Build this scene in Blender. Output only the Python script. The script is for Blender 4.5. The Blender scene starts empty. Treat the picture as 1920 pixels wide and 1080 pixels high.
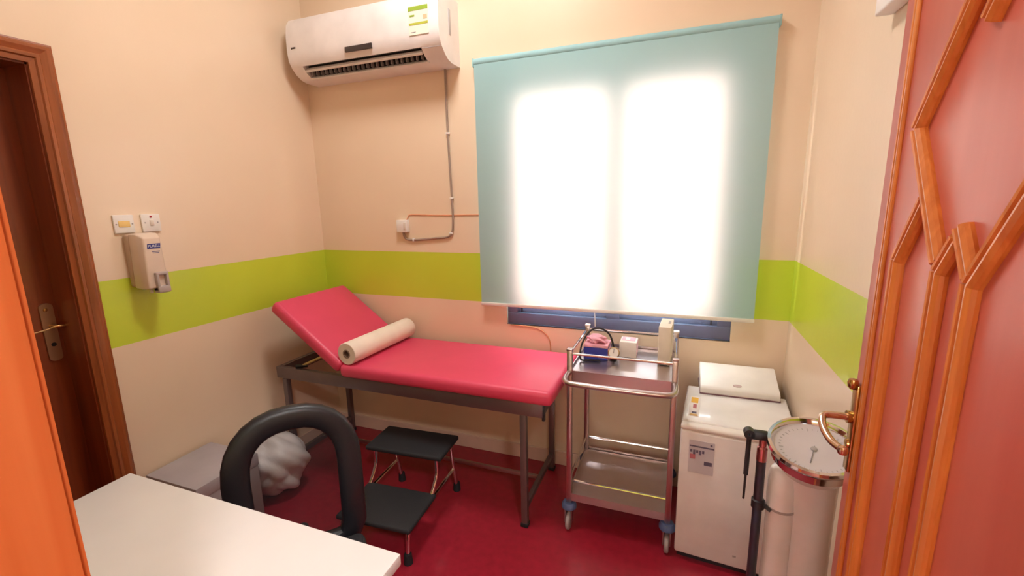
import bpy, bmesh, math, random
from mathutils import Vector, Matrix
random.seed(7)
S = bpy.context.scene
C = S.collection

# ------------------------------------------------------------------ camera
cam_d = bpy.data.cameras.new('camera'); cam = bpy.data.objects.new('camera', cam_d); C.objects.link(cam)
_r = Vector((0.93713929, 0.34839402, -0.0197877)); _u = Vector((-0.04785045, 0.18446812, 0.98167298)); _f = Vector((-0.3456592, 0.91901748, -0.18954313))
M = Matrix((_r, _u, -_f)).transposed().to_4x4(); M.translation = Vector((0, 0, 1.5))
cam.matrix_world = M
cam_d.sensor_width = 36.0; cam_d.lens = 36.0 * 831.3 / 1920.0; cam_d.clip_start = 0.02
S.camera = cam
# ------------------------------------------------------------------ world, exposure
W = bpy.data.worlds.new('daylight'); S.world = W; W.use_nodes = True
W.node_tree.nodes['Background'].inputs[0].default_value = (1.0, 0.97, 0.93, 1)
W.node_tree.nodes['Background'].inputs[1].default_value = 11.0
S.view_settings.view_transform = 'Standard'; S.view_settings.look = 'None'
S.view_settings.exposure = 0.85; S.view_settings.gamma = 1.0; S.view_settings.use_curve_mapping = False
CEILING_W = 12.5      # room ceiling lamp
CORRIDOR_FILL_W = 210.0     # fill lamp added on the corridor wall behind the camera

XL, XR, D, YF, ZC = -2.167, 0.495, 2.284, 0.2, 3.2
PI = math.pi

# ------------------------------------------------------------------ materials
def lin(c):
    return tuple((v / 12.92 if v <= .04045 else ((v + .055) / 1.055) ** 2.4) for v in (x / 255 for x in c))
MATS = {}
def mat(name, rgb, rough=.5, metal=0., var=.06, scale=8., bump=0., coat=0., spec=.5):
    if name in MATS: return MATS[name]
    m = bpy.data.materials.new(name); m.use_nodes = True; nt = m.node_tree; b = nt.nodes['Principled BSDF']
    c = lin(rgb)
    b.inputs['Roughness'].default_value = rough; b.inputs['Metallic'].default_value = metal
    b.inputs['Coat Weight'].default_value = coat; b.inputs['Specular IOR Level'].default_value = spec
    tc = nt.nodes.new('ShaderNodeTexCoord'); n = nt.nodes.new('ShaderNodeTexNoise'); n.inputs['Scale'].default_value = scale; n.inputs['Detail'].default_value = 4
    nt.links.new(tc.outputs['Object'], n.inputs['Vector'])
    rp = nt.nodes.new('ShaderNodeValToRGB')
    rp.color_ramp.elements[0].position = .3; rp.color_ramp.elements[1].position = .7
    rp.color_ramp.elements[0].color = tuple(v * (1 - var) for v in c) + (1,); rp.color_ramp.elements[1].color = tuple(min(1, v * (1 + var)) for v in c) + (1,)
    nt.links.new(n.outputs['Fac'], rp.inputs['Fac']); nt.links.new(rp.outputs['Color'], b.inputs['Base Color'])
    if bump:
        bp = nt.nodes.new('ShaderNodeBump'); bp.inputs['Strength'].default_value = bump; bp.inputs['Distance'].default_value = .002
        n2 = nt.nodes.new('ShaderNodeTexNoise'); n2.inputs['Scale'].default_value = scale * 14; nt.links.new(tc.outputs['Object'], n2.inputs['Vector'])
        nt.links.new(n2.outputs['Fac'], bp.inputs['Height']); nt.links.new(bp.outputs['Normal'], b.inputs['Normal'])
    MATS[name] = m; return m

def wood(name, dark, light, rough=.35, grain=40., axis=2, coat=.3):
    if name in MATS: return MATS[name]
    m = bpy.data.materials.new(name); m.use_nodes = True; nt = m.node_tree; b = nt.nodes['Principled BSDF']
    tc = nt.nodes.new('ShaderNodeTexCoord'); mp = nt.nodes.new('ShaderNodeMapping')
    sc = [grain] * 3; sc[axis] = grain * .05; mp.inputs['Scale'].default_value = sc
    n = nt.nodes.new('ShaderNodeTexNoise'); n.inputs['Scale'].default_value = 1.; n.inputs['Detail'].default_value = 6; n.inputs['Distortion'].default_value = .6
    rp = nt.nodes.new('ShaderNodeValToRGB'); rp.color_ramp.elements[0].position = .3; rp.color_ramp.elements[1].position = .72
    rp.color_ramp.elements[0].color = lin(dark) + (1,); rp.color_ramp.elements[1].color = lin(light) + (1,)
    nt.links.new(tc.outputs['Object'], mp.inputs['Vector']); nt.links.new(mp.outputs['Vector'], n.inputs['Vector'])
    nt.links.new(n.outputs['Fac'], rp.inputs['Fac']); nt.links.new(rp.outputs['Color'], b.inputs['Base Color'])
    b.inputs['Roughness'].default_value = rough; b.inputs['Coat Weight'].default_value = coat; b.inputs['Coat Roughness'].default_value = .15
    MATS[name] = m; return m

def wall_paint():
    m = bpy.data.materials.new('wall_paint'); m.use_nodes = True; nt = m.node_tree; b = nt.nodes['Principled BSDF']
    g = nt.nodes.new('ShaderNodeNewGeometry'); sx = nt.nodes.new('ShaderNodeSeparateXYZ'); nt.links.new(g.outputs['Position'], sx.inputs[0])
    def cmp(op, v):
        k = nt.nodes.new('ShaderNodeMath'); k.operation = op; k.inputs[1].default_value = v; nt.links.new(sx.outputs['Z'], k.inputs[0]); return k
    a, c = cmp('GREATER_THAN', .940), cmp('LESS_THAN', 1.220)
    mu = nt.nodes.new('ShaderNodeMath'); mu.operation = 'MULTIPLY'; nt.links.new(a.outputs[0], mu.inputs[0]); nt.links.new(c.outputs[0], mu.inputs[1])
    n = nt.nodes.new('ShaderNodeTexNoise'); n.inputs['Scale'].default_value = 2.2; n.inputs['Detail'].default_value = 3; nt.links.new(g.outputs['Position'], n.inputs['Vector'])
    def ramp(c1, c2):
        r = nt.nodes.new('ShaderNodeValToRGB'); r.color_ramp.elements[0].position = .3; r.color_ramp.elements[1].position = .7
        r.color_ramp.elements[0].color = lin(c1) + (1,); r.color_ramp.elements[1].color = lin(c2) + (1,); nt.links.new(n.outputs['Fac'], r.inputs[0]); return r
    p, q = ramp((236, 213, 186), (240, 218, 192)), ramp((198, 217, 64), (206, 224, 70))
    mx = nt.nodes.new('ShaderNodeMixRGB'); nt.links.new(mu.outputs[0], mx.inputs[0]); nt.links.new(p.outputs[0], mx.inputs[1]); nt.links.new(q.outputs[0], mx.inputs[2])
    nt.links.new(mx.outputs[0], b.inputs['Base Color']); b.inputs['Roughness'].default_value = .26
    n2 = nt.nodes.new('ShaderNodeTexNoise'); n2.inputs['Scale'].default_value = 60; nt.links.new(g.outputs['Position'], n2.inputs['Vector'])
    bp = nt.nodes.new('ShaderNodeBump'); bp.inputs['Strength'].default_value = .08; bp.inputs['Distance'].default_value = .003
    nt.links.new(n2.outputs['Fac'], bp.inputs['Height']); nt.links.new(bp.outputs['Normal'], b.inputs['Normal'])
    return m
PAINT = wall_paint()

def blind_fabric():
    m = bpy.data.materials.new('blind_fabric'); m.use_nodes = True; nt = m.node_tree; nt.nodes.remove(nt.nodes['Principled BSDF'])
    o = nt.nodes['Material Output']; d = nt.nodes.new('ShaderNodeBsdfDiffuse'); d.inputs[0].default_value = lin((160, 202, 206)) + (1,)
    t = nt.nodes.new('ShaderNodeBsdfTranslucent'); t.inputs[0].default_value = lin((250, 222, 214)) + (1,)
    mx = nt.nodes.new('ShaderNodeMixShader'); mx.inputs[0].default_value = .13
    tc = nt.nodes.new('ShaderNodeTexCoord'); w = nt.nodes.new('ShaderNodeTexWave'); w.inputs['Scale'].default_value = 160; w.bands_direction = 'Z'
    nt.links.new(tc.outputs['Object'], w.inputs['Vector']); bp = nt.nodes.new('ShaderNodeBump'); bp.inputs['Strength'].default_value = .05
    nt.links.new(w.outputs['Fac'], bp.inputs['Height']); nt.links.new(bp.outputs['Normal'], d.inputs['Normal'])
    nt.links.new(d.outputs[0], mx.inputs[1]); nt.links.new(t.outputs[0], mx.inputs[2]); nt.links.new(mx.outputs[0], o.inputs[0]); return m

def see_through(name, rgb, alpha, rough=.1):
    m = bpy.data.materials.new(name); m.use_nodes = True; nt = m.node_tree; b = nt.nodes['Principled BSDF']; o = nt.nodes['Material Output']
    b.inputs['Base Color'].default_value = lin(rgb) + (1,); b.inputs['Roughness'].default_value = rough
    t = nt.nodes.new('ShaderNodeBsdfTransparent'); mx = nt.nodes.new('ShaderNodeMixShader'); mx.inputs[0].default_value = alpha
    nt.links.new(t.outputs[0], mx.inputs[1]); nt.links.new(b.outputs[0], mx.inputs[2]); nt.links.new(mx.outputs[0], o.inputs[0]); return m

def emitter(name, rgb, strength):
    m = bpy.data.materials.new(name); m.use_nodes = True; b = m.node_tree.nodes['Principled BSDF']
    b.inputs['Emission Color'].default_value = lin(rgb) + (1,); b.inputs['Emission Strength'].default_value = strength; return m

WHITE = mat('white_plastic', (236, 232, 228), .35)
OFFW = mat('offwhite_plastic', (226, 216, 204), .4)
ENAMEL = mat('white_enamel', (238, 236, 236), .22, coat=.3)
GREY = mat('grey_plastic', (165, 158, 158), .45)
BLACK = mat('black_plastic', (22, 21, 24), .45, bump=.1)
RUBBER = mat('black_rubber', (26, 26, 30), .75, bump=.4, scale=20)
STEEL = mat('stainless_steel', (190, 180, 180), .28, 1., var=.03)
CHROME = mat('chrome', (225, 222, 225), .08, 1., var=.01)
PIPE = mat('painted_steel', (120, 106, 106), .4, .6)
BRASS = mat('aged_brass', (196, 160, 104), .25, 1.)
VINYL = mat('red_vinyl', (222, 72, 106), .42, var=.04, scale=5, bump=.06)
PAPER = mat('paper', (240, 228, 214), .8, bump=.1)
FLOORM = mat('red_floor_vinyl', (150, 32, 48), .28, var=.12, scale=30)
SKIRT = mat('skirting_tile', (226, 196, 176), .3)
CEIL = mat('ceiling_paint', (245, 240, 232), .8)
LAMIN = mat('desk_laminate', (226, 222, 222), .35, var=.02)
WINF = mat('window_frame_paint', (104, 104, 132), .4)
VENEER = wood('red_veneer', (196, 96, 82), (206, 108, 93), .34, 18., coat=.12)
BEAD = wood('molding_wood', (196, 106, 40), (228, 142, 68), .32, 60.)
FRAMEW = wood('door_frame_wood', (128, 66, 30), (166, 92, 48), .3, 45.)
LEAFW = wood('dark_door_wood', (108, 46, 22), (142, 66, 32), .3, 30.)
BLUE = mat('blue_card', (44, 54, 150), .5)
PINK = mat('pink_film', (240, 176, 196), .5, var=.15, scale=40)
CARD = mat('grey_carton', (168, 160, 162), .7)
DARK = mat('dark_void', (18, 14, 16), .7)

# ------------------------------------------------------------------ mesh helpers
def bm_new(): return bmesh.new()
def box(bm, x0, x1, y0, y1, z0, z1, bev=0., seg=2):
    t = bmesh.new()
    v = [t.verts.new((x, y, z)) for x in (x0, x1) for y in (y0, y1) for z in (z0, z1)]
    for f in ((0, 1, 3, 2), (4, 6, 7, 5), (0, 4, 5, 1), (2, 3, 7, 6), (0, 2, 6, 4), (1, 5, 7, 3)): t.faces.new([v[i] for i in f])
    if bev: bmesh.ops.bevel(t, geom=t.edges[:], offset=bev, segments=seg, profile=.5, affect='EDGES')
    merge(bm, t); return bm
def merge(bm, t, M=None):
    if M is not None: t.transform(M)
    me = bpy.data.meshes.new('tmp'); t.to_mesh(me); t.free(); bm.from_mesh(me); bpy.data.meshes.remove(me)
def prism(bm, poly, a0, a1, axis=0, bev=0.):
    """extrude polygon along axis. axis 0: poly=(y,z); 1: poly=(x,z); 2: poly=(x,y)"""
    t = bmesh.new()
    def P(p, a): return {0: (a, p[0], p[1]), 1: (p[0], a, p[1]), 2: (p[0], p[1], a)}[axis]
    A = [t.verts.new(P(p, a0)) for p in poly]; B = [t.verts.new(P(p, a1)) for p in poly]; n = len(poly)
    t.faces.new(A); t.faces.new(B[::-1])
    for i in range(n): t.faces.new((A[i], B[i], B[(i + 1) % n], A[(i + 1) % n]))
    if bev: bmesh.ops.bevel(t, geom=t.edges[:], offset=bev, segments=2, profile=.5, affect='EDGES')
    bmesh.ops.recalc_face_normals(t, faces=t.faces[:]); merge(bm, t); return bm
def tube(bm, pts, r, n=10, closed=False, flat=None):
    """sweep a circle (or ellipse flat=(rx,ry)) along a polyline"""
    P = [Vector(p) for p in pts]; N = len(P); t = bmesh.new(); rings = []
    up = None
    for i in range(N):
        if closed: d = (P[(i + 1) % N] - P[i - 1]).normalized()
        else: d = (P[min(i + 1, N - 1)] - P[max(i - 1, 0)]).normalized()
        if up is None:
            up = Vector((0, 0, 1)) if abs(d.z) < .9 else Vector((0, 1, 0))
        s = d.cross(up).normalized(); up = s.cross(d).normalized()
        rx, ry = flat if flat else (r, r)
        rr = r[i] if isinstance(r, (list, tuple)) else None
        if rr is not None: rx = ry = rr
        rings.append([t.verts.new(P[i] + s * math.cos(2 * PI * k / n) * rx + up * math.sin(2 * PI * k / n) * ry) for k in range(n)])
    for i in range(N if closed else N - 1):
        a, b = rings[i], rings[(i + 1) % N]
        for k in range(n): t.faces.new((a[k], a[(k + 1) % n], b[(k + 1) % n], b[k]))
    if not closed: t.faces.new(rings[0][::-1]); t.faces.new(rings[-1])
    bmesh.ops.recalc_face_normals(t, faces=t.faces[:]); merge(bm, t); return bm
def arc(c, r, a0, a1, n, plane='xz'):
    out = []
    for i in range(n + 1):
        a = math.radians(a0 + (a1 - a0) * i / n); u, v = r * math.cos(a), r * math.sin(a)
        out.append({'xz': (c[0] + u, c[1], c[2] + v), 'xy': (c[0] + u, c[1] + v, c[2]), 'yz': (c[0], c[1] + u, c[2] + v)}[plane])
    return out
def smooth_path(pts, n=8):
    P = [Vector(p) for p in pts]; out = []
    for i in range(len(P) - 1):
        p0, p1, p2, p3 = P[max(i - 1, 0)], P[i], P[i + 1], P[min(i + 2, len(P) - 1)]
        for k in range(n):
            t = k / n
            out.append(.5 * ((2 * p1) + (p2 - p0) * t + (2 * p0 - 5 * p1 + 4 * p2 - p3) * t * t + (3 * p1 - p0 - 3 * p2 + p3) * t ** 3))
    out.append(P[-1]); return out
def lathe(bm, prof, c=(0, 0, 0), n=32, M=None):
    t = bmesh.new(); rings = []
    for r, z in prof:
        rings.append([t.verts.new((r * math.cos(2 * PI * k / n), r * math.sin(2 * PI * k / n), z)) for k in range(n)] if r > 1e-6 else [t.verts.new((0, 0, z))])
    for a, b in zip(rings, rings[1:]):
        for k in range(n):
            k2 = (k + 1) % n
            if len(a) == 1 and len(b) > 1: t.faces.new((a[0], b[k], b[k2]))
            elif len(b) == 1 and len(a) > 1: t.faces.new((a[k], b[0], a[k2]))
            elif len(a) > 1: t.faces.new((a[k], b[k], b[k2], a[k2]))
    bmesh.ops.recalc_face_normals(t, faces=t.faces[:])
    MM = Matrix.Translation(c) if M is None else Matrix.Translation(c) @ M
    merge(bm, t, MM); return bm
ORIG = {}
def obj(name, bm, m, parent=None, smooth=True, label=None):
    """one mesh object; bm in world coordinates, or in the thing's own frame when the thing was made with local=True"""
    me = bpy.data.meshes.new(name); o = bpy.data.objects.new(name, me); C.objects.link(o)
    if parent is not None:
        org = ORIG[parent.name]; ORIG[o.name] = org
        bm.transform(Matrix.Translation(-org))
    else:
        ORIG[o.name] = Vector((0, 0, 0))
    bm.to_mesh(me); bm.free(); me.materials.append(m)
    if smooth:
        for p in me.polygons: p.use_smooth = True
        try: me.set_sharp_from_angle(angle=math.radians(38))
        except Exception: pass
    if parent is not None: o.parent = parent
    if label: o['label'] = label
    return o
def tag(o, label, cat=None, group=None, kind=None):
    o['label'] = label
    if cat: o['category'] = cat
    if group: o['group'] = group
    if kind: o['kind'] = kind
    return o
def thing(name, label, cat, loc, rotz=0., local=False):
    e = bpy.data.objects.new(name, None); C.objects.link(e); e.location = loc; e.rotation_euler = (0, 0, rotz); e.empty_display_size = .05
    ORIG[e.name] = Vector((0, 0, 0)) if local else Vector(loc)
    return tag(e, label, cat)
def struct(name, bm, m, label, parent=None, smooth=False):
    o = obj(name, bm, m, parent, smooth)
    o['label'] = label; o['kind'] = 'structure'; return o
def bx(*a, **k): return box(bm_new(), *a, **k)
def tb(*a, **k): return tube(bm_new(), *a, **k)
def text_bm(s, size, M, depth=.0004, shear=0.):
    cu = bpy.data.curves.new('t', 'FONT'); cu.body = s; cu.size = size; cu.extrude = depth; cu.align_x = 'CENTER'; cu.align_y = 'CENTER'; cu.shear = shear
    o = bpy.data.objects.new('t', cu); C.objects.link(o)
    dg = bpy.context.evaluated_depsgraph_get(); me = bpy.data.meshes.new_from_object(o.evaluated_get(dg))
    bm = bm_new(); bm.from_mesh(me); bm.transform(M)
    bpy.data.objects.remove(o); bpy.data.curves.remove(cu); bpy.data.meshes.remove(me); return bm
def frame(x, y, z):   # local axes -> matrix rows
    return lambda loc: Matrix.Translation(loc) @ Matrix((x, y, z)).transposed().to_4x4()
ON_LEFT = frame((0, 1, 0), (0, 0, 1), (1, 0, 0))      # text reading on the left wall
ON_BACK = frame((1, 0, 0), (0, 0, 1), (0, -1, 0))     # text reading on the back wall

# ================================================================== THE ROOM
struct('floor', bx(-3.2, 2.6, -3.2, D + .2, -.1, 0), FLOORM, 'glossy dark red vinyl floor')
struct('ceiling', bx(-3.2, 2.6, -3.2, D + .2, ZC, ZC + .1), CEIL, 'white painted ceiling')
# window opening
WX0, WX1, WZ0, WZ1 = -.892, .258, .822, 2.12
b = bm_new()
box(b, XL - .2, WX0, D, D + .2, 0, ZC); box(b, WX1, XR + .2, D, D + .2, 0, ZC); box(b, WX0, WX1, D, D + .2, 0, WZ0); box(b, WX0, WX1, D, D + .2, WZ1, ZC)
struct('wall_back', b, PAINT, 'peach wall with lime green band and window')
DY0, DY1, DZ = .27, .985, 2.02      # door opening in the left wall
b = bm_new()
box(b, XL - .2, XL, DY1, D, 0, ZC); box(b, XL - .2, XL, YF, DY0, 0, ZC); box(b, XL - .2, XL, DY0, DY1, DZ, ZC)
struct('wall_left', b, PAINT, 'peach wall with lime green band beside the dark door')
struct('wall_right', bx(XR, XR + .2, YF, D, 0, ZC), PAINT, 'peach wall with lime green band behind the open door')
JX0, JX1 = -.526, .41               # entrance doorway in the front wall
b = bm_new()
box(b, -3.2, JX0 - .03, 0, YF, 0, ZC); box(b, JX1 + .03, 2.6, 0, YF, 0, ZC); box(b, JX0 - .03, JX1 + .03, 0, YF, 2.13, ZC)
struct('wall_front', b, PAINT, 'peach wall around the entrance doorway')
b = bm_new()
box(b, -3.2, 2.6, -3.2, -3.1, 0, ZC); box(b, -3.2, -3.1, -3.1, 0, 0, ZC); box(b, 2.5, 2.6, -3.1, 0, 0, ZC)
struct('wall_corridor', b, PAINT, 'peach corridor walls outside the entrance')
# skirting
struct('baseboard_back', bx(XL, XR, D - .012, D, 0, .085, bev=.003), SKIRT, 'pale skirting along the back wall')
struct('baseboard_left', bx(XL, XL + .012, 1.06, D - .012, 0, .085, bev=.003), SKIRT, 'pale skirting along the left wall')
struct('baseboard_right', bx(XR - .012, XR, YF, D - .012, 0, .085, bev=.003), SKIRT, 'pale skirting along the right wall')

# ---- window
win = struct('window_1', bx(WX0, WX1, D + .012, D + .07, WZ0, WZ0 + .065, bev=.003), WINF, 'blue grey framed window behind the roller blind')
def fr(n, *a): return obj(n, bx(*a, bev=.003), WINF, win)
fr('frame_top', WX0, WX1, D + .012, D + .07, WZ1 - .065, WZ1)
fr('frame_side', WX0, WX0 + .06, D + .012, D + .07, WZ0 + .065, WZ1 - .065); fr('frame_side', WX1 - .06, WX1, D + .012, D + .07, WZ0 + .065, WZ1 - .065)
fr('mullion', -.336, -.268, D + .012, D + .07, WZ0 + .065, WZ1 - .065)
GL = see_through('window_glass', (235, 240, 240), .06, .02)
for (a, c) in ((WX0 + .06, -.336), (-.268, WX1 - .06)):
    s = obj('sash', bx(a, c, D + .028, D + .06, WZ0 + .065, WZ0 + .125, bev=.002), WINF, win)
    bb = bm_new(); box(bb, a, c, D + .028, D + .06, WZ1 - .105, WZ1 - .065, bev=.002); ra, rc = (.036, .020) if a < -.5 else (.020, .044)
    box(bb, a, a + ra, D + .028, D + .06, WZ0 + .125, WZ1 - .105); box(bb, c - rc, c, D + .028, D + .06, WZ0 + .125, WZ1 - .105)
    obj('sash_rail', bb, WINF, s)
    obj('pane', bx(a + ra, c - rc, D + .042, D + .047, WZ0 + .125, WZ1 - .105), GL, s)
    obj('latch', bx(a + .02 if a < -.5 else c - .03, a + .026 if a < -.5 else c - .024, D + .018, D + .03, WZ0 + .07, WZ0 + .12), BLACK, s)
struct('trim_1', bx(WX0, WX1, D + .0, D + .2, WZ0 - .004, WZ0 + .001), WINF, 'window sill strip')

# ---- left wall door
d1 = tag(bpy.data.objects.new('door_1', None), 'dark brown wooden door in the left wall with tied lock plate', 'door', kind='structure'); C.objects.link(d1); d1.location = (XL, .62, 0); ORIG[d1.name] = Vector((XL, .62, 0))
LX = -2.30
obj('leaf', bx(LX - .04, LX, DY0 + .012, DY1 - .012, .006, DZ - .012), LEAFW, d1)
for (y0, y1, z0, z1) in ((.85, .867, .12, 1.9), (.39, .407, .12, 1.9), (.407, .85, 1.883, 1.9), (.407, .85, .12, .137), (.407, .85, .98, .997)):
    obj('leaf_molding', bx(LX, LX + .012, y0, y1, z0, z1, bev=.004), FRAMEW, d1)
pl = obj('lock_plate', prism(bm_new(), [(.918 + .021 + .021 * math.cos(a), (1.135 if math.sin(a) > 0 else .933) + .015 * math.sin(a)) for a in [2 * PI * k / 24 + .001 for k in range(24)]], LX, LX + .008, 0), mat('lock_plate_metal', (176, 140, 112), .35, .8), d1)
obj('lever_stub', tb([(LX + .006, .942, 1.058), (LX + .03, .942, 1.058), (LX + .034, .950, 1.058), (LX + .034, .972, 1.055)], .007), BRASS, pl)
obj('keyhole', lathe(bm_new(), [(0, .0015), (.008, .0015), (.008, -.001)], (LX + .008, .939, .985), 16, Matrix.Rotation(PI / 2, 4, 'Y')), BLACK, pl)
obj('knob_screw', lathe(bm_new(), [(0, .004), (.006, .003), (.008, -.001)], (LX + .008, .936, 1.125), 12, Matrix.Rotation(PI / 2, 4, 'Y')), BRASS, pl)
obj('tie_wire', tb(smooth_path([(LX + .03, .943, 1.058), (LX + .028, .92, 1.052), (LX + .02, .88, 1.046), (LX + .01, .84, 1.046)]), .0022, 6), mat('tie_wire', (214, 180, 120), .6), pl)
# jamb lining and architrave of the left door
tr = struct('trim_2', bx(XL - .2, XL, DY1 - .012, DY1, 0, DZ), LEAFW, 'brown wooden frame of the left door')
obj('lining_top', bx(XL - .2, XL, DY0, DY1, DZ - .012, DZ), LEAFW, tr)
obj('lining', bx(XL - .2, XL, DY0, DY0 + .012, 0, DZ), LEAFW, tr)
prof = [(0, 0), (0, .012), (.016, .016), (.020, .022), (.030, .022), (.034, .018), (.050, .026), (.060, .026), (.066, .016), (.072, .014), (.072, 0)]
def architrave(name, side):
    t = bm_new(); K = .072
    if side == 'r': sec = lambda u, h, e: (XL + h, DY1 - .006 + u, (0 if e == 0 else DZ - .006 + u))
    elif side == 'l': sec = lambda u, h, e: (XL + h, DY0 + .006 - u * .95, (0 if e == 0 else DZ - .006 + u))
    else: sec = lambda u, h, e: (XL + h, (DY0 + .006 - u * .95 if e == 0 else DY1 - .006 + u), DZ - .006 + u)
    A = [t.verts.new(sec(u, h, 0)) for u, h in prof]; B = [t.verts.new(sec(u, h, 1)) for u, h in prof]; n = len(prof)
    t.faces.new(A); t.faces.new(B[::-1])
    for i in range(n): t.faces.new((A[i], B[i], B[(i + 1) % n], A[(i + 1) % n]))
    bmesh.ops.recalc_face_normals(t, faces=t.faces[:]); return obj(name, t, FRAMEW if side != 't' else wood('door_frame_wood_flat', (128, 66, 30), (166, 92, 48), .3, 45., axis=1), tr, smooth=False)
for s_ in 'rlt': architrave('architrave', s_)

# ---- entrance doorway frame (camera stands in it)
ent = struct('trim_3', bx(JX0 - .03, JX0, -.01, YF, 0, 2.1), wood('entrance_frame_wood', (198, 102, 52), (212, 122, 70), .25, 30.), 'orange brown wooden frame of the entrance doorway')
EW = MATS['entrance_frame_wood']
obj('lining', bx(JX1, JX1 + .03, -.01, YF, 0, 2.1), EW, ent); obj('lining_top', bx(JX0 - .03, JX1 + .03, -.01, YF, 2.1, 2.13), EW, ent)
obj('architrave', bx(JX0 - .075, JX0 - .004, YF, YF + .006, 0, 2.17), EW, ent)
for s_ in (1,): obj('architrave', bx(JX0 - .075, JX1 + .07, -.025, -.01, 2.1, 2.17), EW, ent)

# ---- open entrance door on the right
d2 = tag(bpy.data.objects.new('door_2', None), 'reddish veneered door standing open with zigzag wooden mouldings and brass lever', 'door', kind='structure'); C.objects.link(d2); d2.location = (.385, .205, 0); ORIG[d2.name] = Vector((.385, .205, 0))
FX, Y0, Y1 = .365, .205, 1.07
obj('leaf', bx(FX, FX + .04, Y0, Y1, .008, 2.085, bev=.002), VENEER, d2)
def bead(p0, p1, w=.030, h=.014):
    """a moulding on the door face between two (y, z) points, fluted section"""
    a, c = Vector(p0), Vector(p1); d = (c - a).normalized(); nrm = Vector((-d.y, d.x)); t = bmesh.new()
    sec = [(-.5, 0), (-.5, .35), (-.42, .7), (-.25, 1), (-.12, .95), (-.05, .7), (.05, .7), (.12, .95), (.25, 1), (.42, .7), (.5, .35), (.5, 0)]
    def V(p, s): q = p + nrm * s[0] * w; return t.verts.new((FX - s[1] * h, q.x, q.y))
    A = [V(a, s) for s in sec]; B = [V(c, s) for s in sec]; n = len(sec)
    t.faces.new(A); t.faces.new(B[::-1])
    for i in range(n): t.faces.new((A[i], B[i], B[(i + 1) % n], A[(i + 1) % n]))
    bmesh.ops.recalc_face_normals(t, faces=t.faces[:])
    obj('molding', t, BEAD, d2, smooth=False)
segs = [((.945, 1.605), (.70, 1.945)), ((.945, 1.605), (.822, 1.402)), ((.886, 1.49), (.951, 1.388)), ((.951, 1.388), (.948, .12)),
        ((.782, 1.438), (.816, 1.388)), ((.816, 1.388), (.818, .12)), ((.778, 1.455), (.740, 1.392)), ((.640, 1.535), (.738, 1.383)), ((.738, 1.383), (.744, .12)), ((.794, 1.718), (.70, 1.85))]
for a, c in segs:
    bead(a, c)
    bead((1.28 - a[0], a[1]), (1.28 - c[0], c[1]))
bead((1.022, .012), (1.022, 2.08), w=.024, h=.005); bead((.258, .012), (.258, 2.08), w=.024, h=.005)
hp = obj('handle_plate', bx(FX - .008, FX, 1.036, 1.062, .925, 1.118, bev=.003), BRASS, d2, label='slim brass handle plate')
obj('finial', lathe(bm_new(), [(0, .013), (.008, .010), (.010, .003), (.009, -.005), (.005, -.011)], (FX - .012, 1.05, 1.118), 16), BRASS, hp)
obj('lever', tb(smooth_path([(FX - .006, 1.05, 1.045), (FX - .03, 1.05, 1.045), (FX - .050, 1.05, 1.044), (FX - .060, 1.044, 1.040), (FX - .062, 1.022, 1.026), (FX - .055, .992, 1.014), (FX - .044, .965, 1.012)], 8), .0075, 12), mat('brushed_nickel', (214, 186, 166), .2, 1.), hp)
obj('lever_tip', lathe(bm_new(), [(0, .010), (.008, .007), (.010, 0), (.008, -.007), (0, -.010)], (FX - .044, .962, 1.012), 16), MATS['brushed_nickel'], hp)
obj('lever_collar', lathe(bm_new(), [(0, .008), (.011, .006), (.013, 0), (.013, -.006), (0, -.007)], (FX - .010, 1.05, 1.045), 16, Matrix.Rotation(PI / 2, 4, 'Y')), BRASS, hp)
obj('key_escutcheon', lathe(bm_new(), [(0, .004), (.009, .003), (.010, -.001)], (FX - .009, 1.05, .985), 16, Matrix.Rotation(-PI / 2, 4, 'Y')), BRASS, hp)

# ================================================================== ROLLER BLIND
BY = D - .040
rb = thing('roller_blind', 'pale teal roller blind pulled down over the bright window', 'blind', (-.345, BY, .93))
bm = bm_new(); NX, NZ = 24, 24
gv = [[bm.verts.new((-1.03 + 1.376 * i / NX, BY + .004 * math.sin(i * .9) * (j / NZ) - .0, .945 + 1.265 * (1 - j / NZ))) for i in range(NX + 1)] for j in range(NZ + 1)]
for j in range(NZ):
    for i in range(NX): bm.faces.new((gv[j][i], gv[j + 1][i], gv[j + 1][i + 1], gv[j][i + 1]))
obj('fabric', bm, blind_fabric(), rb)
TEAL = mat('roller_teal', (150, 192, 196), .7)
obj('roller_tube', lathe(bm_new(), [(0, -.690), (.021, -.690), (.021, .690), (0, .690)], (-.342, BY + .017, 2.212), 24, Matrix.Rotation(PI / 2, 4, 'Y')), TEAL, rb)
for x in (-1.036, .351): obj('bracket', bx(x - .004, x + .004, BY - .002, D, 2.19, 2.232, bev=.002), TEAL, rb)
obj('bottom_bar', bx(-1.032, .348, BY - .007, BY + .007, .930, .948, bev=.004), WHITE, rb)
obj('pull_cord', tb(smooth_path([(-.388, BY, .932), (-.386, BY, .90), (-.384, BY - .002, .855)]), .0022, 6), OFFW, rb)

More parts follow.
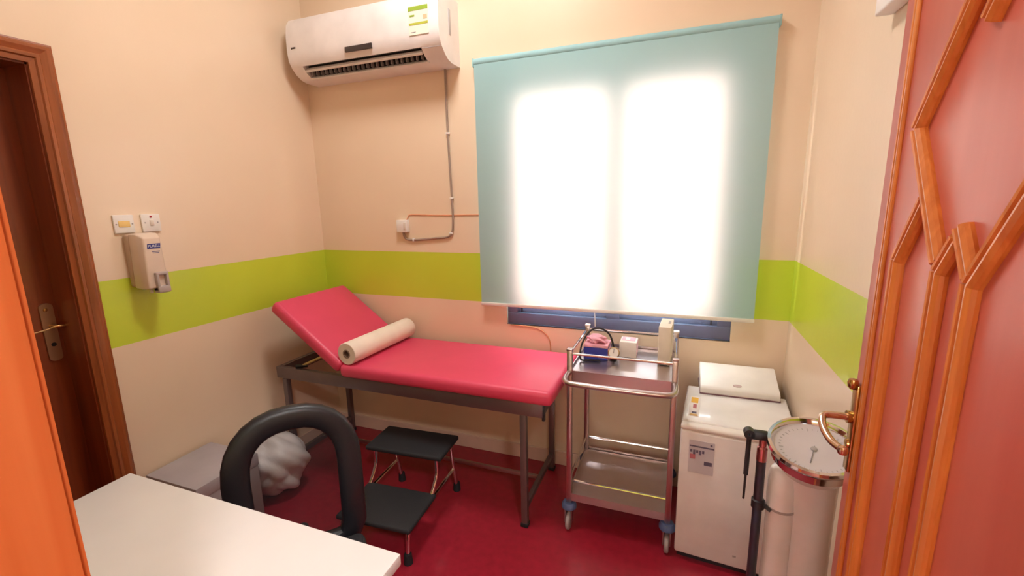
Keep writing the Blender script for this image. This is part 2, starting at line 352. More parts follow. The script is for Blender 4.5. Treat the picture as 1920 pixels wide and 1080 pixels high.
# ================================================================== AIR CONDITIONER
AX0, AX1 = -2.075, -1.128
ac = thing('air_conditioner', 'white split air conditioner with open louvre high on back wall', 'air conditioner', ((AX0 + AX1) / 2, D, 2.207))
full = [(D, 2.520), (2.14, 2.522), (2.10, 2.512), (2.078, 2.48), (2.069, 2.42), (2.068, 2.34), (2.073, 2.295), (2.092, 2.262), (2.120, 2.234), (2.152, 2.215), (2.19, 2.207), (D, 2.207)]
notch = full[:7] + [(2.090, 2.266), (2.150, 2.285), (2.185, 2.25), (2.156, 2.2135), (2.19, 2.207), (D, 2.207)]
b = bm_new(); prism(b, full, AX0, -2.005); prism(b, full, -1.243, AX1 - .012); prism(b, notch, -2.005, -1.243)
obj('body', b, mat('ac_plastic', (240, 234, 232), .3), ac)
obj('end_cap', prism(bm_new(), [(2.174 + (y - 2.174) * 1.012, 2.364 + (z - 2.364) * 1.012) if y < D else (y, z) for y, z in full], AX1 - .012, AX1), MATS['ac_plastic'], ac)
obj('end_cap', prism(bm_new(), full, AX0 - .008, AX0), MATS['ac_plastic'], ac)
obj('vent_recess', prism(bm_new(), [(2.130, 2.276), (2.150, 2.283), (2.183, 2.25), (2.17, 2.232)], -2.003, -1.245), DARK, ac)
lv = obj('louvre', prism(bm_new(), [(2.104, 2.247), (2.112, 2.239), (2.132, 2.262), (2.126, 2.266)], -2.0, -1.248), WHITE, ac)
obj('louvre', prism(bm_new(), [(2.142, 2.2125), (2.150, 2.2085), (2.166, 2.214), (2.150, 2.221)], -2.0, -1.236), WHITE, ac)
for i in range(24):
    x = -1.985 + i * .031; obj('fin', bx(x, x + .003, 2.135, 2.160, 2.226, 2.252), GREY, ac)
obj('display', bx(-1.690, -1.520, 2.0655, 2.074, 2.292, 2.318, bev=.001), mat('dark_display', (62, 52, 52), .25), ac)
obj('panel_seam', bx(-1.243, AX1 - .012, 2.0905, 2.096, 2.2605, 2.2625), GREY, ac)
LBL = mat('energy_label', (232, 230, 214), .6); LG = mat('label_green', (150, 178, 60), .6)
lab = obj('energy_label', bx(-1.292, -1.183, 2.0665, 2.0695, 2.318, 2.448), LBL, ac)
obj('label_band', bx(-1.292, -1.183, 2.0655, 2.0667, 2.426, 2.444), LG, lab); obj('label_band', bx(-1.290, -1.185, 2.0655, 2.0667, 2.362, 2.372), mat('label_olive', (182, 186, 66), .6), lab)
obj('label_mark', bx(-1.284, -1.258, 2.0655, 2.0667, 2.400, 2.408), LG, lab); obj('label_mark', bx(-1.280, -1.255, 2.0655, 2.0667, 2.329, 2.332), GREY, lab)
obj('label_mark', bx(-1.210, -1.188, 2.0655, 2.0667, 2.384, 2.402), mat('label_tan', (214, 190, 150), .6), lab)
lg = obj('logo', bx(-2.052, -2.047, 2.0662, 2.0685, 2.352, 2.362), mat('logo_dark', (70, 56, 52), .5), ac)
for x in (-2.044, -2.036, -2.028): obj('logo_letter', bx(x, x + .006, 2.0662, 2.0685, 2.353, 2.3615), MATS['logo_dark'], lg)
obj('side_grille', bx(AX1, AX1 + .0015, 2.170, 2.192, 2.335, 2.455, bev=.0005), mat('grille_grey', (196, 192, 194), .5), ac)

# ---- conduit, fused spur, cables
cd = thing('power_conduit', 'grey conduit running down from the air conditioner to the outlet', 'conduit', (-1.21, D, 1.30))
cy = D - .008
obj('pipe', tb(smooth_path([(-1.214, cy, 2.215), (-1.216, cy, 2.05), (-1.215, cy, 1.88), (-1.212, cy, 1.70), (-1.208, cy, 1.53), (-1.207, cy, 1.42), (-1.214, cy, 1.345), (-1.245, cy, 1.312), (-1.33, cy, 1.303), (-1.43, cy, 1.294), (-1.50, cy, 1.292), (-1.535, cy, 1.305), (-1.545, cy, 1.345)], 6), .0062, 8), mat('conduit_grey', (160, 138, 124), .5), cd)
for (x, z, h) in ((-1.215, 1.88, 1), (-1.208, 1.53, 1), (-1.222, 1.333, 1), (-1.475, 1.293, 0)):
    obj('clip', bx(x - (.010 if h else .005), x + (.010 if h else .005), D - .016, D, z - (.005 if h else .010), z + (.005 if h else .010), bev=.002), WHITE, cd)
so = thing('power_outlet', 'small white outlet box on wall below air conditioner', 'outlet', (-1.537, D, 1.34))
ob = obj('box', bx(-1.573, -1.502, D - .034, D, 1.338, 1.410, bev=.004), WHITE, so)
obj('switch_rocker', bx(-1.522, -1.508, D - .038, D - .033, 1.355, 1.395, bev=.002), OFFW, ob)
tag(obj('wall_cable', tb(smooth_path([(-1.52, D - .006, 1.405), (-1.505, D - .004, 1.430), (-1.48, D - .003, 1.440), (-1.30, D - .003, 1.436), (-1.02, D - .003, 1.436)]), .003, 6), mat('peach_cable', (226, 160, 120), .5)), 'thin painted cable from the outlet to the window blind', 'cable')
tag(obj('low_cable', tb(smooth_path([(-.87, D - .004, .815), (-.76, D - .004, .814), (-.69, D - .004, .800), (-.645, D - .004, .755), (-.635, D - .004, .68), (-.63, D - .004, .50), (-.63, D - .004, .09)]), .0028, 6), MATS['peach_cable']), 'thin pale cable on wall below the window frame', 'cable')
tag(obj('wall_box', bx(.452, XR, 1.39, 1.525, 1.955, 2.010, bev=.006, seg=3), WHITE), 'small white box mounted high on wall above the open door edge', 'wall box')

# ================================================================== LEFT WALL FITTINGS
s1 = thing('cooker_outlet', 'square white wall plate with yellow insert nearest the door frame', 'wall plate', (XL, 1.18, 1.406), 0)
p1 = obj('plate', bx(XL, XL + .010, 1.143, 1.217, 1.406, 1.481, bev=.003), WHITE, s1)
obj('insert', bx(XL + .009, XL + .013, 1.158, 1.200, 1.431, 1.456, bev=.002), mat('yellow_insert', (240, 204, 130), .5), p1)
for y in (1.151, 1.209): obj('screw', lathe(bm_new(), [(0, .0015), (.003, .001), (.003, -.001)], (XL + .010, y, 1.443), 10, Matrix.Rotation(PI / 2, 4, 'Y')), GREY, p1)
s2 = thing('light_switch', 'white wall switch with red indicator above the soap dispenser', 'switch', (XL, 1.283, 1.406), 0)
p2 = obj('plate', bx(XL, XL + .010, 1.246, 1.320, 1.406, 1.481, bev=.003), WHITE, s2)
obj('rocker', bx(XL + .008, XL + .014, 1.276, 1.292, 1.432, 1.456, bev=.002), OFFW, p2)
obj('indicator', bx(XL + .009, XL + .0125, 1.279, 1.287, 1.466, 1.474, bev=.001), mat('red_indicator', (170, 30, 50), .3), p2)
for y in (1.258, 1.308): obj('screw', lathe(bm_new(), [(0, .0015), (.003, .001), (.003, -.001)], (XL + .010, y, 1.445), 10, Matrix.Rotation(PI / 2, 4, 'Y')), GREY, p2)
ds = thing('soap_dispenser', 'cream hand sanitizer dispenser with grey push bar on left wall', 'dispenser', (XL, 1.215, 1.155))
obj('backplate', bx(XL, XL + .035, 1.165, 1.268, 1.178, 1.402, bev=.012, seg=3), mat('dispenser_back', (186, 160, 136), .45), ds)
t = bm_new(); v = []
for (x, y0, y1, z0, z1) in ((XL + .030, 1.166, 1.267, 1.175, 1.404), (XL + .075, 1.168, 1.265, 1.170, 1.402), (XL + .104, 1.178, 1.255, 1.172, 1.385)):
    v.append([t.verts.new((x, y0, z0)), t.verts.new((x, y1, z0)), t.verts.new((x, y1 - .006, z1)), t.verts.new((x, y0 + .006, z1))])
t.faces.new(v[0][::-1]); t.faces.new(v[2])
for a, c in zip(v, v[1:]):
    for k in range(4): t.faces.new((a[k], a[(k + 1) % 4], c[(k + 1) % 4], c[k]))
bmesh.ops.recalc_face_normals(t, faces=t.faces[:]); bmesh.ops.bevel(t, geom=t.edges[:], offset=.006, segments=3, profile=.5, affect='EDGES')
cv = obj('cover', t, mat('dispenser_cream', (222, 202, 184), .35), ds)
FXD = XL + .104
obj('logo_plaque', prism(bm_new(), [(1.193, 1.340), (1.243, 1.340), (1.246, 1.360), (1.196, 1.360)], FXD, FXD + .0015), mat('logo_blue', (40, 48, 130), .4), cv)
obj('logo_lettering', text_bm('PURELL', .0145, ON_LEFT((FXD + .0018, 1.2195, 1.350)), shear=.2), mat('logo_white', (238, 234, 238), .4), cv)
obj('logo_lettering', bx(FXD, FXD + .0008, 1.208, 1.240, 1.326, 1.3285), MATS['logo_blue'], cv); obj('logo_lettering', bx(FXD, FXD + .0008, 1.212, 1.236, 1.320, 1.322), MATS['logo_blue'], cv)
pb = bm_new(); box(pb, FXD - .02, FXD + .014, 1.203, 1.215, 1.158, 1.235, bev=.005); box(pb, FXD - .02, FXD + .014, 1.241, 1.253, 1.158, 1.235, bev=.005); box(pb, FXD - .02, FXD + .014, 1.203, 1.253, 1.226, 1.240, bev=.005); box(pb, FXD - .02, FXD + .016, 1.203, 1.253, 1.150, 1.180, bev=.006)
obj('push_bar', pb, mat('push_grey', (176, 164, 160), .4), ds)
obj('nozzle', lathe(bm_new(), [(0, .012), (.008, .012), (.006, -.012), (0, -.012)], (XL + .075, 1.20, 1.163), 12), OFFW, ds)

# ================================================================== EXAMINATION COUCH
bed = thing('examination_couch', 'red vinyl examination couch with raised head section along back wall', 'couch', (-1.3, 1.98, 0))
mt_ = bm_new(); box(mt_, -1.600, -.470, 1.700, 2.240, .632, .702, bev=.026, seg=5)
obj('mattress', mt_, VINYL, bed)
hd = bm_new(); box(hd, -.52, .0, -.27, .27, -.035, .035, bev=.026, seg=5)
hd.transform(Matrix.Translation((-1.595, 1.970, .676)) @ Matrix.Rotation(math.radians(36.5), 4, 'Y'))
obj('head_section', hd, VINYL, bed)
hb = bm_new(); box(hb, -.49, -.03, -.22, .22, -.050, -.036); hb.transform(Matrix.Translation((-1.595, 1.970, .676)) @ Matrix.Rotation(math.radians(36.5), 4, 'Y'))
obj('head_board', hb, mat('plywood', (176, 128, 84), .6), bed)
fy0, fy1 = 1.742, 2.215
for y in (fy0, fy1): obj('side_rail', bx(-2.062, -.520, y - .014, y + .014, .566, .630, bev=.003), PIPE, bed)
for x in (-2.048, -.534): obj('end_rail', bx(x - .014, x + .014, fy0 + .014, fy1 - .014, .566, .630, bev=.003), PIPE, bed)
for x in (-2.010, -.612):
    for y in (fy0, fy1):
        lg_ = obj('leg', bx(x - .015, x + .015, y - .015, y + .015, .012, .566, bev=.003), PIPE, bed)
        obj('foot_cap', bx(x - .018, x + .018, y - .018, y + .018, 0, .02, bev=.003), RUBBER, lg_)
    obj('low_rail', bx(x - .011, x + .011, fy0 + .015, fy1 - .015, .080, .112, bev=.003), PIPE, bed)
obj('stretcher', bx(-2.0, -.623, 1.985 - .009, 1.985 + .009, .086, .106, bev=.003), STEEL, bed)
obj('end_plug', bx(-.524, -.512, fy0 - .010, fy0 + .010, .55, .628, bev=.002), BLACK, bed)
obj('ratchet_strut', tb([(-1.90, 1.762, .642), (-1.835, 1.80, .672), (-1.74, 1.86, .715)], .008, 8), mat('strut_brass', (196, 168, 116), .35, .7), bed)
obj('strut_pivot', tb([(-1.93, 1.742, .640), (-1.88, 1.775, .640)], .010, 10), BLACK, bed)
# paper roll
pr = thing('paper_roll', 'white paper roll lying across the couch at the head section', 'paper roll', (-1.545, 1.98, .702))
RM = Matrix.Rotation(-PI / 2, 4, 'X'); RC = Vector((-1.540, 1.975, .7605))
tilt = Matrix.Rotation(math.radians(-2), 4, 'Z')
obj('roll', lathe(bm_new(), [(.022, -.262), (.055, -.262), (.058, -.258), (.058, .258), (.055, .262), (.022, .262)], RC, 40, tilt @ RM), PAPER, pr)
obj('core', lathe(bm_new(), [(.016, -.263), (.023, -.263), (.023, .263), (.016, .263), (.016, -.263)], RC, 32, tilt @ RM), mat('core_card', (150, 128, 112), .8), pr)

# ================================================================== STEP STOOL
st = thing('step_stool', 'two-tier chrome step stool with black rubber treads before the couch', 'step stool', (-1.19, 1.60, 0), math.radians(3.5), local=True)
obj('upper_tread', bx(-.205, .205, .02, .235, .315, .340, bev=.010, seg=3), RUBBER, st)
obj('lower_tread', bx(-.175, .190, -.262, -.010, .150, .174, bev=.010, seg=3), RUBBER, st)
for x in (-.165, .165):
    l = obj('rear_leg', tb(smooth_path([(x, .21, .315), (x, .225, .20), (x, .262, .03)]), .010, 10), CHROME, st)
    obj('rubber_foot', lathe(bm_new(), [(0, .045), (.016, .045), (.020, .0), (0, 0)], (x, .265, 0), 14), RUBBER, l)
    obj('middle_leg', tb(smooth_path([(x + .01, .035, .315), (x + .012, .03, .25), (x + .006, -.0, .19), (x, -.03, .15)]), .010, 10), CHROME, st)
    l = obj('front_leg', tb(smooth_path([(x, -.03, .142), (x, -.20, .142), (x, -.232, .125), (x, -.243, .03)]), .010, 10), CHROME, st)
    obj('rubber_foot', lathe(bm_new(), [(0, .045), (.016, .045), (.020, .0), (0, 0)], (x, -.243, 0), 14), RUBBER, l)
    obj('side_brace', tb([(x, -.03, .142), (x, .12, .142), (x, .238, .142)], .008, 8), CHROME, st)

# ================================================================== TROLLEY
tl = thing('instrument_trolley', 'stainless steel two-shelf trolley on casters under the window', 'trolley', (-.2, 2.0, 0))
TX0, TX1, TY0, TY1 = -.415, .015, 1.80, 2.205
for x in (TX0, TX1):
    for y in (TY0, TY1):
        po = obj('post', bx(x - .012, x + .012, y - .012, y + .012, .135, .868, bev=.004), STEEL, tl)
        obj('post_cap', bx(x - .013, x + .013, y - .013, y + .013, .866, .876, bev=.003), OFFW if y == TY1 else STEEL, po)
for zr in (.852, .246):
    for y in (TY0, TY1): obj('guard_rail', tb([(TX0, y, zr), (TX1, y, zr)], .0055, 8), CHROME, tl)
    for x in (TX0, TX1): obj('guard_rail', tb([(x, TY0, zr), (x, TY1, zr)], .0055, 8), CHROME, tl)
def tray(name, z, drop):
    t = bm_new(); box(t, TX0 - .004, TX1 + .004, TY0, TY1, z - .004, z)
    for y in (TY0 - .010, TY1 + .006): box(t, TX0 + .012, TX1 - .012, y, y + .004, z - drop, z + .012)
    for x in (TX0 - .004, TX1): box(t, x, x + .004, TY0 + .012, TY1 - .012, z - drop, z + .012)
    return obj(name, t, STEEL, tl, smooth=False)
tray('upper_tray', .768, .062); tray('lower_tray', .172, .025)
obj('handle', tb(smooth_path([(TX0, TY0 - .005, .770), (TX0 - .004, 1.74, .768), (TX0 + .004, 1.70, .766), (TX0 + .04, 1.682, .765), (-.2, 1.678, .765), (TX1 - .04, 1.682, .765), (TX1 - .004, 1.70, .766), (TX1 + .004, 1.74, .768), (TX1, TY0 - .005, .770)], 6), .0115, 12), STEEL, tl)
for x in (TX0, TX1):
    for y in (TY0, TY1):
        ca = obj('caster', lathe(bm_new(), [(0, .135), (.026, .135), (.034, .122), (.034, .108), (0, .108)], (x, y, 0), 20), mat('caster_blue_grey', (70, 84, 120), .5), tl)
        fk = bm_new(); box(fk, x - .017, x - .012, y - .022, y + .016, .035, .11, bev=.002); box(fk, x + .012, x + .017, y - .022, y + .016, .035, .11, bev=.002)
        obj('fork', fk, STEEL, ca)
        obj('wheel', lathe(bm_new(), [(0, -.010), (.034, -.010), (.040, -.006), (.040, .006), (.034, .010), (0, .010)], (x, y - .006, .040), 24, Matrix.Rotation(PI / 2, 4, 'Y')), GREY, ca)

# ---- things on the trolley
TZ = .7685
gb = thing('glove_box', 'blue cardboard glove box with pink top on the trolley', 'box', (-.335, 2.03, TZ))
obj('carton', bx(-.392, -.280, 1.985, 2.085, TZ, TZ + .058, bev=.002), BLUE, gb)
obj('carton_top', bx(-.392, -.280, 1.985, 2.085, TZ + .058, TZ + .072, bev=.002), PINK, gb)
obj('label_print', bx(-.325, -.286, 1.9838, 1.9848, TZ + .010, TZ + .018), mat('label_pale', (150, 160, 210), .5), gb)
obj('side_panel', bx(-.2798, -.2788, 1.987, 2.083, TZ + .002, TZ + .056), PINK, gb)
def blob(c, r, sq, seed, sub=3, amp=.25):
    t = bmesh.new(); bmesh.ops.create_icosphere(t, subdivisions=sub, radius=1.)
    rr = random.Random(seed); ph = [(rr.uniform(2, 7), rr.uniform(2, 7), rr.uniform(2, 7), rr.uniform(0, 6)) for _ in range(5)]
    for v in t.verts:
        k = 1 + amp * sum(math.sin(a * v.co.x + b_ * v.co.y + c_ * v.co.z + d_) for a, b_, c_, d_ in ph) / 5
        v.co = Vector((v.co.x * r * sq[0] * k, v.co.y * r * sq[1] * k, v.co.z * r * sq[2] * k)) + Vector(c)
    return t
pg = blob((-.338, 2.03, TZ + .090), .04, (1.15, .95, .52), 3, amp=.5); 
tag(obj('crumpled_gloves', pg, PINK), 'crumpled pink gloves heaped on the blue box', 'gloves')
bpm = thing('blood_pressure_gauge', 'aneroid blood pressure gauge with looping black tube on trolley', 'gauge', (-.255, 1.99, TZ))
GC = (-.252, 1.985, TZ + .042); GR = Matrix.Rotation(math.radians(68), 4, 'X')
obj('gauge_case', lathe(bm_new(), [(0, -.014), (.020, -.014), (.026, -.006), (.026, .006), (.023, .008)], GC, 28, GR), BRASS, bpm)
dl = obj('gauge_dial', lathe(bm_new(), [(0, .0055), (.0235, .0055), (.0235, .004)], GC, 28, GR), WHITE, bpm)
nd = bm_new(); box(nd, -.001, .001, -.002, .018, .0056, .0066); nd.transform(Matrix.Translation(GC) @ GR); obj('needle', nd, BLACK, dl)
obj('gauge_stem', tb([(GC[0], GC[1] + .004, TZ + .024), (GC[0] - .004, GC[1] + .006, TZ + .010)], .006, 8), BLACK, bpm)
obj('tube', tb(smooth_path([(-.252, 1.995, TZ + .010), (-.256, 2.02, TZ + .012), (-.262, 2.05, TZ + .05), (-.283, 2.052, TZ + .108), (-.325, 2.05, TZ + .134), (-.370, 2.035, TZ + .124), (-.398, 2.0, TZ + .080), (-.404, 1.965, TZ + .035), (-.395, 1.945, TZ + .008), (-.36, 1.95, TZ + .006), (-.31, 1.962, TZ + .006)], 8), .0045, 8), BLACK, bpm)
cf = bm_new(); box(cf, -.274, -.242, 2.005, 2.05, TZ, TZ + .016, bev=.006, seg=3); obj('cuff', cf, BLACK, bpm)
tb2 = thing('tissue_box', 'small white carton with pink printed top beside the gauge', 'box', (-.2, 2.09, TZ))
obj('carton', bx(-.236, -.158, 2.055, 2.145, TZ, TZ + .076, bev=.003), WHITE, tb2)
obj('top_print', bx(-.228, -.166, 2.080, 2.138, TZ + .0762, TZ + .0770), PINK, tb2); obj('side_print', bx(-.1578, -.1570, 2.060, 2.140, TZ + .01, TZ + .07), mat('pale_pink', (236, 190, 204), .5), tb2)
obj('top_label', bx(-.212, -.192, 2.090, 2.128, TZ + .0771, TZ + .0776), WHITE, tb2)
up = thing('upright_carton', 'tall narrow cream carton standing on end at trolley right', 'carton', (-.030, 2.08, TZ), math.radians(-3), local=True)
obj('carton', bx(-.027, .027, -.085, .075, .004, .178, bev=.003), mat('cream_card', (232, 222, 206), .55), up)
obj('tab', bx(.008, .018, -.012, .03, .1775, .1795, bev=.0005), GREY, up)
obj('foot_strip', bx(-.018, .014, -.080, .07, 0, .006), BLACK, up)

# ================================================================== REFRIGERATOR
fg = thing('refrigerator', 'small white refrigerator with paper stickers right of the trolley', 'refrigerator', (.046, 1.762, 0), math.radians(-4.5), local=True)
FW, FD, FH = .405, .40, .625
obj('body', bx(.004, FW - .004, .045, FD, .02, FH - .004, bev=.006), ENAMEL, fg)
obj('worktop', bx(0, FW, .035, FD, FH - .022, FH, bev=.008, seg=3), ENAMEL, fg)
dr = obj('door', bx(0, FW, 0, .040, .035, FH - .028, bev=.010, seg=3), ENAMEL, fg)
obj('door_cap', bx(0, FW, -.001, .041, FH - .030, FH - .006, bev=.010, seg=3), WHITE, dr)
sk = obj('spec_sticker', bx(.035, .128, -.0012, .001, .42, .56), mat('sticker_paper', (206, 202, 210), .6), dr)
SD = mat('sticker_ink', (92, 84, 110), .6); SRm = mat('sticker_red', (190, 110, 120), .6)
obj('sticker_bar', bx(.037, .127, -.0018, -.001, .532, .538), SD, sk)
for i in range(5): obj('sticker_mark', bx(.040 + i * .011, .048 + i * .011, -.0018, -.001, .508 - (i % 2) * .008, .520), SD, sk)
obj('sticker_mark', bx(.040, .060, -.0018, -.001, .480, .500), SRm, sk); obj('sticker_mark', bx(.093, .122, -.0018, -.001, .460, .476), SD, sk); obj('sticker_mark', bx(.112, .120, -.0018, -.001, .545, .552), SD, sk)
obj('foot_strip', bx(.01, FW - .01, .03, FD - .02, 0, .03), BLACK, fg)
obj('door_badge', bx(.22, .232, -.0012, .001, .085, .093), GREY, dr)
el = obj('energy_sticker', bx(.022, .062, .075, .275, FH, FH + .001), mat('sticker_white', (236, 228, 226), .6), fg)
obj('sticker_mark', bx(.026, .054, .205, .262, FH + .0008, FH + .0016), mat('sticker_yellow', (244, 190, 70), .6), el); obj('sticker_mark', bx(.028, .056, .078, .094, FH + .0008, FH + .0016), mat('sticker_orange', (238, 196, 130), .6), el)
obj('sticker_mark', bx(.036, .050, .150, .190, FH + .0008, FH + .0016), SRm, el); obj('sticker_mark', bx(.034, .052, .100, .116, FH + .0008, FH + .0016), SD, el)
# white case on the refrigerator
wc = thing('white_case', 'white sloping-topped case resting on the refrigerator against the wall', 'case', (.29, 2.1, FH))
t = bm_new(); prism(t, [(2.075, FH + .0015), (2.075, FH + .028), (2.085, FH + .036), (2.245, FH + .092), (2.258, FH + .088), (2.258, FH + .0015)], .128, .448, 0, bev=.004)
obj('shell', t, WHITE, wc)
obj('base_gasket', bx(.126, .450, 2.072, 2.256, FH + .0005, FH + .006), mat('gasket_brown', (120, 84, 92), .6), wc)
lo_ = lathe(bm_new(), [(0, .0015), (.018, .001), (.018, -.001)], (0, 0, 0), 20); lo_.transform(Matrix.Translation((.282, 2.105, FH + .0435)) @ Matrix.Rotation(math.radians(19), 4, 'X') @ Matrix.Diagonal((1, .5, 1, 1)))
obj('logo', lo_, mat('case_logo', (200, 176, 176), .5), wc)

# ================================================================== COLUMN SCALE
sc_ = thing('weighing_scale', 'white column weighing scale with chrome rimmed round dial by the door', 'scale', (.36, 1.27, 0))
obj('platform', bx(.22, .485, 1.10, 1.42, .012, .07, bev=.012, seg=3), ENAMEL, sc_); obj('platform_mat', bx(.24, .465, 1.11, 1.26, .069, .074, bev=.002), RUBBER, sc_)
obj('column', tube(bm_new(), [(.385, 1.325, .06), (.385, 1.325, .30), (.383, 1.320, .60), (.378, 1.305, .74), (.372, 1.290, .79)], [.062, .058, .056, .058, .066], 28), ENAMEL, sc_)
DC = Vector((.362, 1.272, .850)); DR = Matrix.Rotation(math.radians(14), 4, 'X') @ Matrix.Rotation(math.radians(-4), 4, 'Y')
hd = obj('dial_housing', lathe(bm_new(), [(0, -.085), (.055, -.083), (.078, -.065), (.092, -.034), (.096, -.030)], DC, 40, DR), ENAMEL, sc_)
obj('chrome_band', lathe(bm_new(), [(.092, -.036), (.099, -.032), (.101, -.006), (.107, -.002), (.110, .006), (.107, .013), (.099, .014), (.093, .007), (.090, -.004)], DC, 48, DR), CHROME, hd)
df = obj('dial_face', lathe(bm_new(), [(0, -.006), (.078, -.006), (.092, .0)], DC, 40, DR), mat('dial_face', (208, 198, 204), .3), hd)
for k in range(40):
    a = 2 * PI * k / 40; t = bm_new(); L = .010 if k % 5 == 0 else .005
    box(t, .080 - L, .080, -.0006, .0006, -.0055, -.0045); t.transform(Matrix.Translation(DC) @ DR @ Matrix.Rotation(a, 4, 'Z')); 
    if k == 0: ticks = t
    else: merge(ticks, t)
o = obj('scale_ticks', ticks, GREY, df); o['kind'] = 'stuff'
t = bm_new(); box(t, -.001, .001, -.012, .055, -.0045, -.003); t.transform(Matrix.Translation(DC) @ DR @ Matrix.Rotation(2.8, 4, 'Z')); obj('needle', t, mat('needle_grey', (120, 112, 124), .4), df)
obj('needle_hub', lathe(bm_new(), [(0, 0), (.007, -.001), (.008, -.005)], DC, 16, DR), GREY, df)
obj('dial_glass', lathe(bm_new(), [(0, .009), (.05, .007), (.094, .003)], DC, 40, DR), see_through('dial_glass', (235, 235, 240), .12, .03), hd)
obj('support_tube', lathe(bm_new(), [(0, .03), (.036, .03), (.036, .640), (.038, .642), (.038, .715), (.035, .745), (.030, .755), (.016, .762), (0, .762)], (.309, 1.31, 0), 28), ENAMEL, sc_)
obj('tube_seam', lathe(bm_new(), [(.0375, .636), (.0392, .636), (.0392, .643), (.0375, .643)], (.309, 1.31, 0), 28), GREY, sc_)
obj('tube_clamp', tb(smooth_path([(.252, 1.30, .645), (.266, 1.288, .642), (.280, 1.279, .637)]), .0055, 8), BLACK, sc_)
rd = obj('height_rod', tb([(.250, 1.30, .03), (.250, 1.30, .60), (.249, 1.30, .780)], .0125, 14), mat('rod_black', (30, 30, 38), .35), sc_, label='black height measuring rod')
obj('rod_collar', lathe(bm_new(), [(0, -.02), (.0135, -.02), (.0135, .018), (.010, .022), (.010, .046), (0, .046)], (.249, 1.30, .795), 18), mat('collar_copper', (196, 130, 130), .25, .9), rd)
obj('clamp_ring', lathe(bm_new(), [(.012, -.015), (.0175, -.012), (.0175, .012), (.012, .015)], (.2505, 1.30, .640), 18), BLACK, rd)
hp_ = bm_new(); box(hp_, .211, .262, 1.288, 1.312, .838, .862, bev=.006, seg=3); obj('head_slide', hp_, BLACK, rd)
obj('pivot_ring', lathe(bm_new(), [(.005, -.012), (.014, -.012), (.014, .012), (.005, .012), (.005, -.012)], (.213, 1.300, .852), 18, Matrix.Rotation(PI / 2, 4, 'X')), BLACK, rd)
obj('folded_head_arm', tb([(.214, 1.298, .848), (.2135, 1.298, .77), (.213, 1.298, .725)], .0065, 8), BLACK, rd)
obj('arm_tip', tb([(.213, 1.298, .728), (.2125, 1.298, .648)], .0032, 8), BLACK, rd)

# ================================================================== DESK AND CHAIR
dk = thing('desk', 'pale laminate desk with plain top beside the entrance', 'desk', (-1.0, .46, 0))
obj('desktop', bx(-1.462, -.536, .212, .700, .722, .750, bev=.003), LAMIN, dk)
for x in (-1.43, -.572): obj('side_panel', bx(x - .012, x + .012, .23, .66, 0, .722, bev=.002), LAMIN, dk)
obj('modesty_panel', bx(-1.418, -.584, .235, .253, .25, .722), LAMIN, dk)

ch = thing('office_chair', 'black office chair with arched mesh back behind the desk', 'chair', (-1.132, .972, 0), math.radians(48.8), local=True)
CB = mat('chair_black', (28, 28, 34), .42)
def arch(w, zb, zt, rt, n=14):
    pts = []
    for i in range(n + 1):
        a = PI * i / n; pts.append((w * math.copysign(abs(math.cos(a)) ** .85, math.cos(a)), 0, zt - rt + rt * math.sin(a) ** .9))
    pts += [(-w * .99, 0, zt - rt - .08), (-w * .97, 0, zb + .06), (-w * .85, 0, zb + .012), (-w * .6, 0, zb), (w * .6, 0, zb), (w * .85, 0, zb + .012), (w * .97, 0, zb + .06), (w * .99, 0, zt - rt - .08)]
    return pts
ring = arch(.168, .37, .826, .170)
def lean(z): return .16 * max(0, z - .45) - .02      # backrest leans away from the sitter
pts = [(x, lean(z), z) for x, y, z in ring]
# flat oval section: wide in the plane of the back, shallower in depth
t = bm_new(); P = [Vector(p) for p in pts]; N = len(P); cen = Vector((0, lean(.62), .62)); rings = []
for i in range(N):
    d = (P[(i + 1) % N] - P[i - 1]).normalized(); dep = Vector((0, 1, -.0)); dep = (dep - d * dep.dot(d)).normalized(); s = d.cross(dep).normalized()
    rings.append([t.verts.new(P[i] + s * math.copysign(abs(math.cos(2 * PI * k / 16)) ** .7, math.cos(2 * PI * k / 16)) * .040 + dep * math.copysign(abs(math.sin(2 * PI * k / 16)) ** .7, math.sin(2 * PI * k / 16)) * .026) for k in range(16)])
for i in range(N):
    a, c = rings[i], rings[(i + 1) % N]
    for k in range(16): t.faces.new((a[k], a[(k + 1) % 16], c[(k + 1) % 16], c[k]))
bmesh.ops.recalc_face_normals(t, faces=t.faces[:])
bk = obj('backrest_frame', t, CB, ch)
t = bm_new(); vs = [t.verts.new((x, y + .012, z)) for x, y, z in pts]; t.faces.new(vs); bmesh.ops.triangulate(t, faces=t.faces[:])
obj('backrest_mesh', t, see_through('chair_mesh', (20, 20, 26), .45, .8), bk)
obj('seat', bx(-.185, .185, -.42, -.05, .355, .405, bev=.026, seg=4), mat('seat_fabric', (26, 26, 32), .85, bump=.3, scale=20), ch)
obj('back_bracket', tb(smooth_path([(0, -.15, .368), (0, .0, .362), (0, .045, .375), (0, .035, .42)]), .020, 10), CB, ch)
obj('gas_column', lathe(bm_new(), [(0, .10), (.026, .10), (.026, .26), (.016, .265), (.016, .375), (0, .375)], (0, -.23, 0), 20), BLACK, ch)
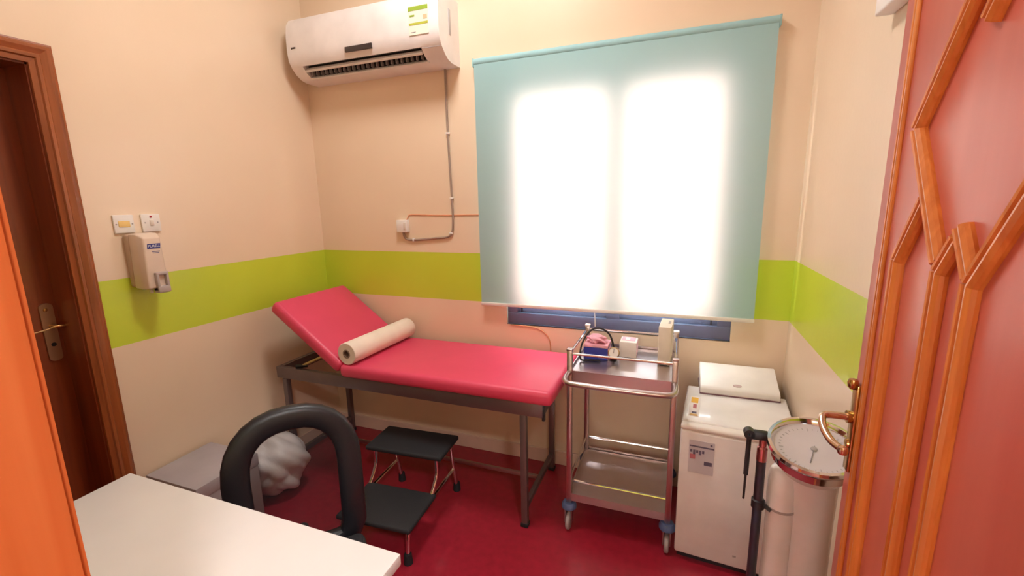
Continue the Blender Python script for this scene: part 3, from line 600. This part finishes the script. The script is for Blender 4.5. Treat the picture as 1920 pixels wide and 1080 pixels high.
for k in range(5):
    a = 2 * PI * k / 5 + .35; ex, ey = .25 * math.cos(a), -.23 + .25 * math.sin(a)
    l = obj('base_leg', tb([(0, -.23, .115), (ex * .5, -.23 + (ey + .23) * .5, .10), (ex, ey, .075)], [.026, .020, .015], 10), CB, ch)
    obj('caster', lathe(bm_new(), [(0, -.018), (.022, -.018), (.026, -.010), (.026, .010), (.022, .018), (0, .018)], (ex, ey, .0265), 16, Matrix.Rotation(a, 4, 'Z') @ Matrix.Rotation(PI / 2, 4, 'X')), BLACK, l)
    obj('caster_stem', tb([(ex, ey, .03), (ex, ey, .075)], .007, 8), CHROME, l)

# ================================================================== FLOOR ITEMS BY THE LEFT WALL
cb = thing('grey_carton', 'low grey carton on floor against left wall beside the door frame', 'carton', (-1.99, 1.25, 0))
obj('body', bx(-2.150, -1.835, 1.085, 1.375, 0, .345, bev=.004), CARD, cb)
obj('lid', bx(-2.152, -1.832, 1.082, 1.378, .290, .350, bev=.004), mat('carton_lid', (178, 170, 174), .6), cb)
wb = blob((-1.955, 1.56, .17), .17, (.95, .85, .95), 21, 5, .12)
for v in wb.verts:
    c_ = v.co * 38; v.co += (v.co - Vector((-1.955, 1.56, .17))).normalized() * .010 * (abs(math.sin(c_.x + 1.7 * math.sin(c_.z * .6))) + abs(math.sin(c_.z * .8 + c_.y)) - .8)
for v in wb.verts:
    if v.co.z < .0: v.co.z = .0
    v.co.z = max(v.co.z, .001)
sk_ = tag(obj('white_sack', wb, mat('sack_plastic', (226, 220, 220), .4, bump=.3, scale=12)), 'crumpled white plastic sack on floor behind the office chair', 'sack')

# ================================================================== LAMPS (room ceiling; added fill lights in the unseen corridor)
LAMP = emitter('lamp_glow', (255, 244, 228), 4.0)
def ceiling_lamp(x, y, z, r, watts, label, col=(1, .95, .88)):
    e = thing('ceiling_light', label, 'light', (x, y, z))
    obj('housing', lathe(bm_new(), [(0, 0), (r + .02, 0), (r + .02, -.03), (r, -.035), (r, -.03), (0, -.03)], (x, y, z), 40), WHITE, e)
    obj('diffuser', lathe(bm_new(), [(r, -.030), (r * .8, -.05), (0, -.055)], (x, y, z), 40), LAMP, e)
    l = bpy.data.lights.new('ceiling_lamp', 'AREA'); l.shape = 'DISK'; l.size = 2 * r; l.energy = watts; l.color = col
    lo = bpy.data.objects.new('lamp', l); C.objects.link(lo); lo.parent = e; lo.location = (0, 0, -.062)
ceiling_lamp(-.85, 1.40, ZC, .26, CEILING_W, 'round white ceiling light over the middle of the room', (1, .99, .97))
ceiling_lamp(1.1, -1.2, ZC, .26, 55.0, 'round fill light added on the unseen corridor ceiling', (1, .99, .97))  # added fill, out of view: brightens the left jamb, desk and door
wl = thing('corridor_fill_light', 'square fill light added on the unseen corridor wall', 'light', (-.48, -3.1, 1.78))  # added fill, out of view: brightens the lower room through the doorway
obj('housing', bx(-.68, -.28, -3.1, -3.06, 1.76, 2.08, bev=.01), WHITE, wl)
obj('diffuser', bx(-.66, -.30, -3.062, -3.045, 1.78, 2.06, bev=.008), LAMP, wl)
l = bpy.data.lights.new('corridor_fill_lamp', 'AREA'); l.shape = 'RECTANGLE'; l.size = .36; l.size_y = .28; l.energy = CORRIDOR_FILL_W; l.color = (1, .99, .97)
lo = bpy.data.objects.new('lamp', l); C.objects.link(lo); lo.parent = wl; lo.location = (0, .062, .14); lo.rotation_euler = (PI / 2, 0, PI)
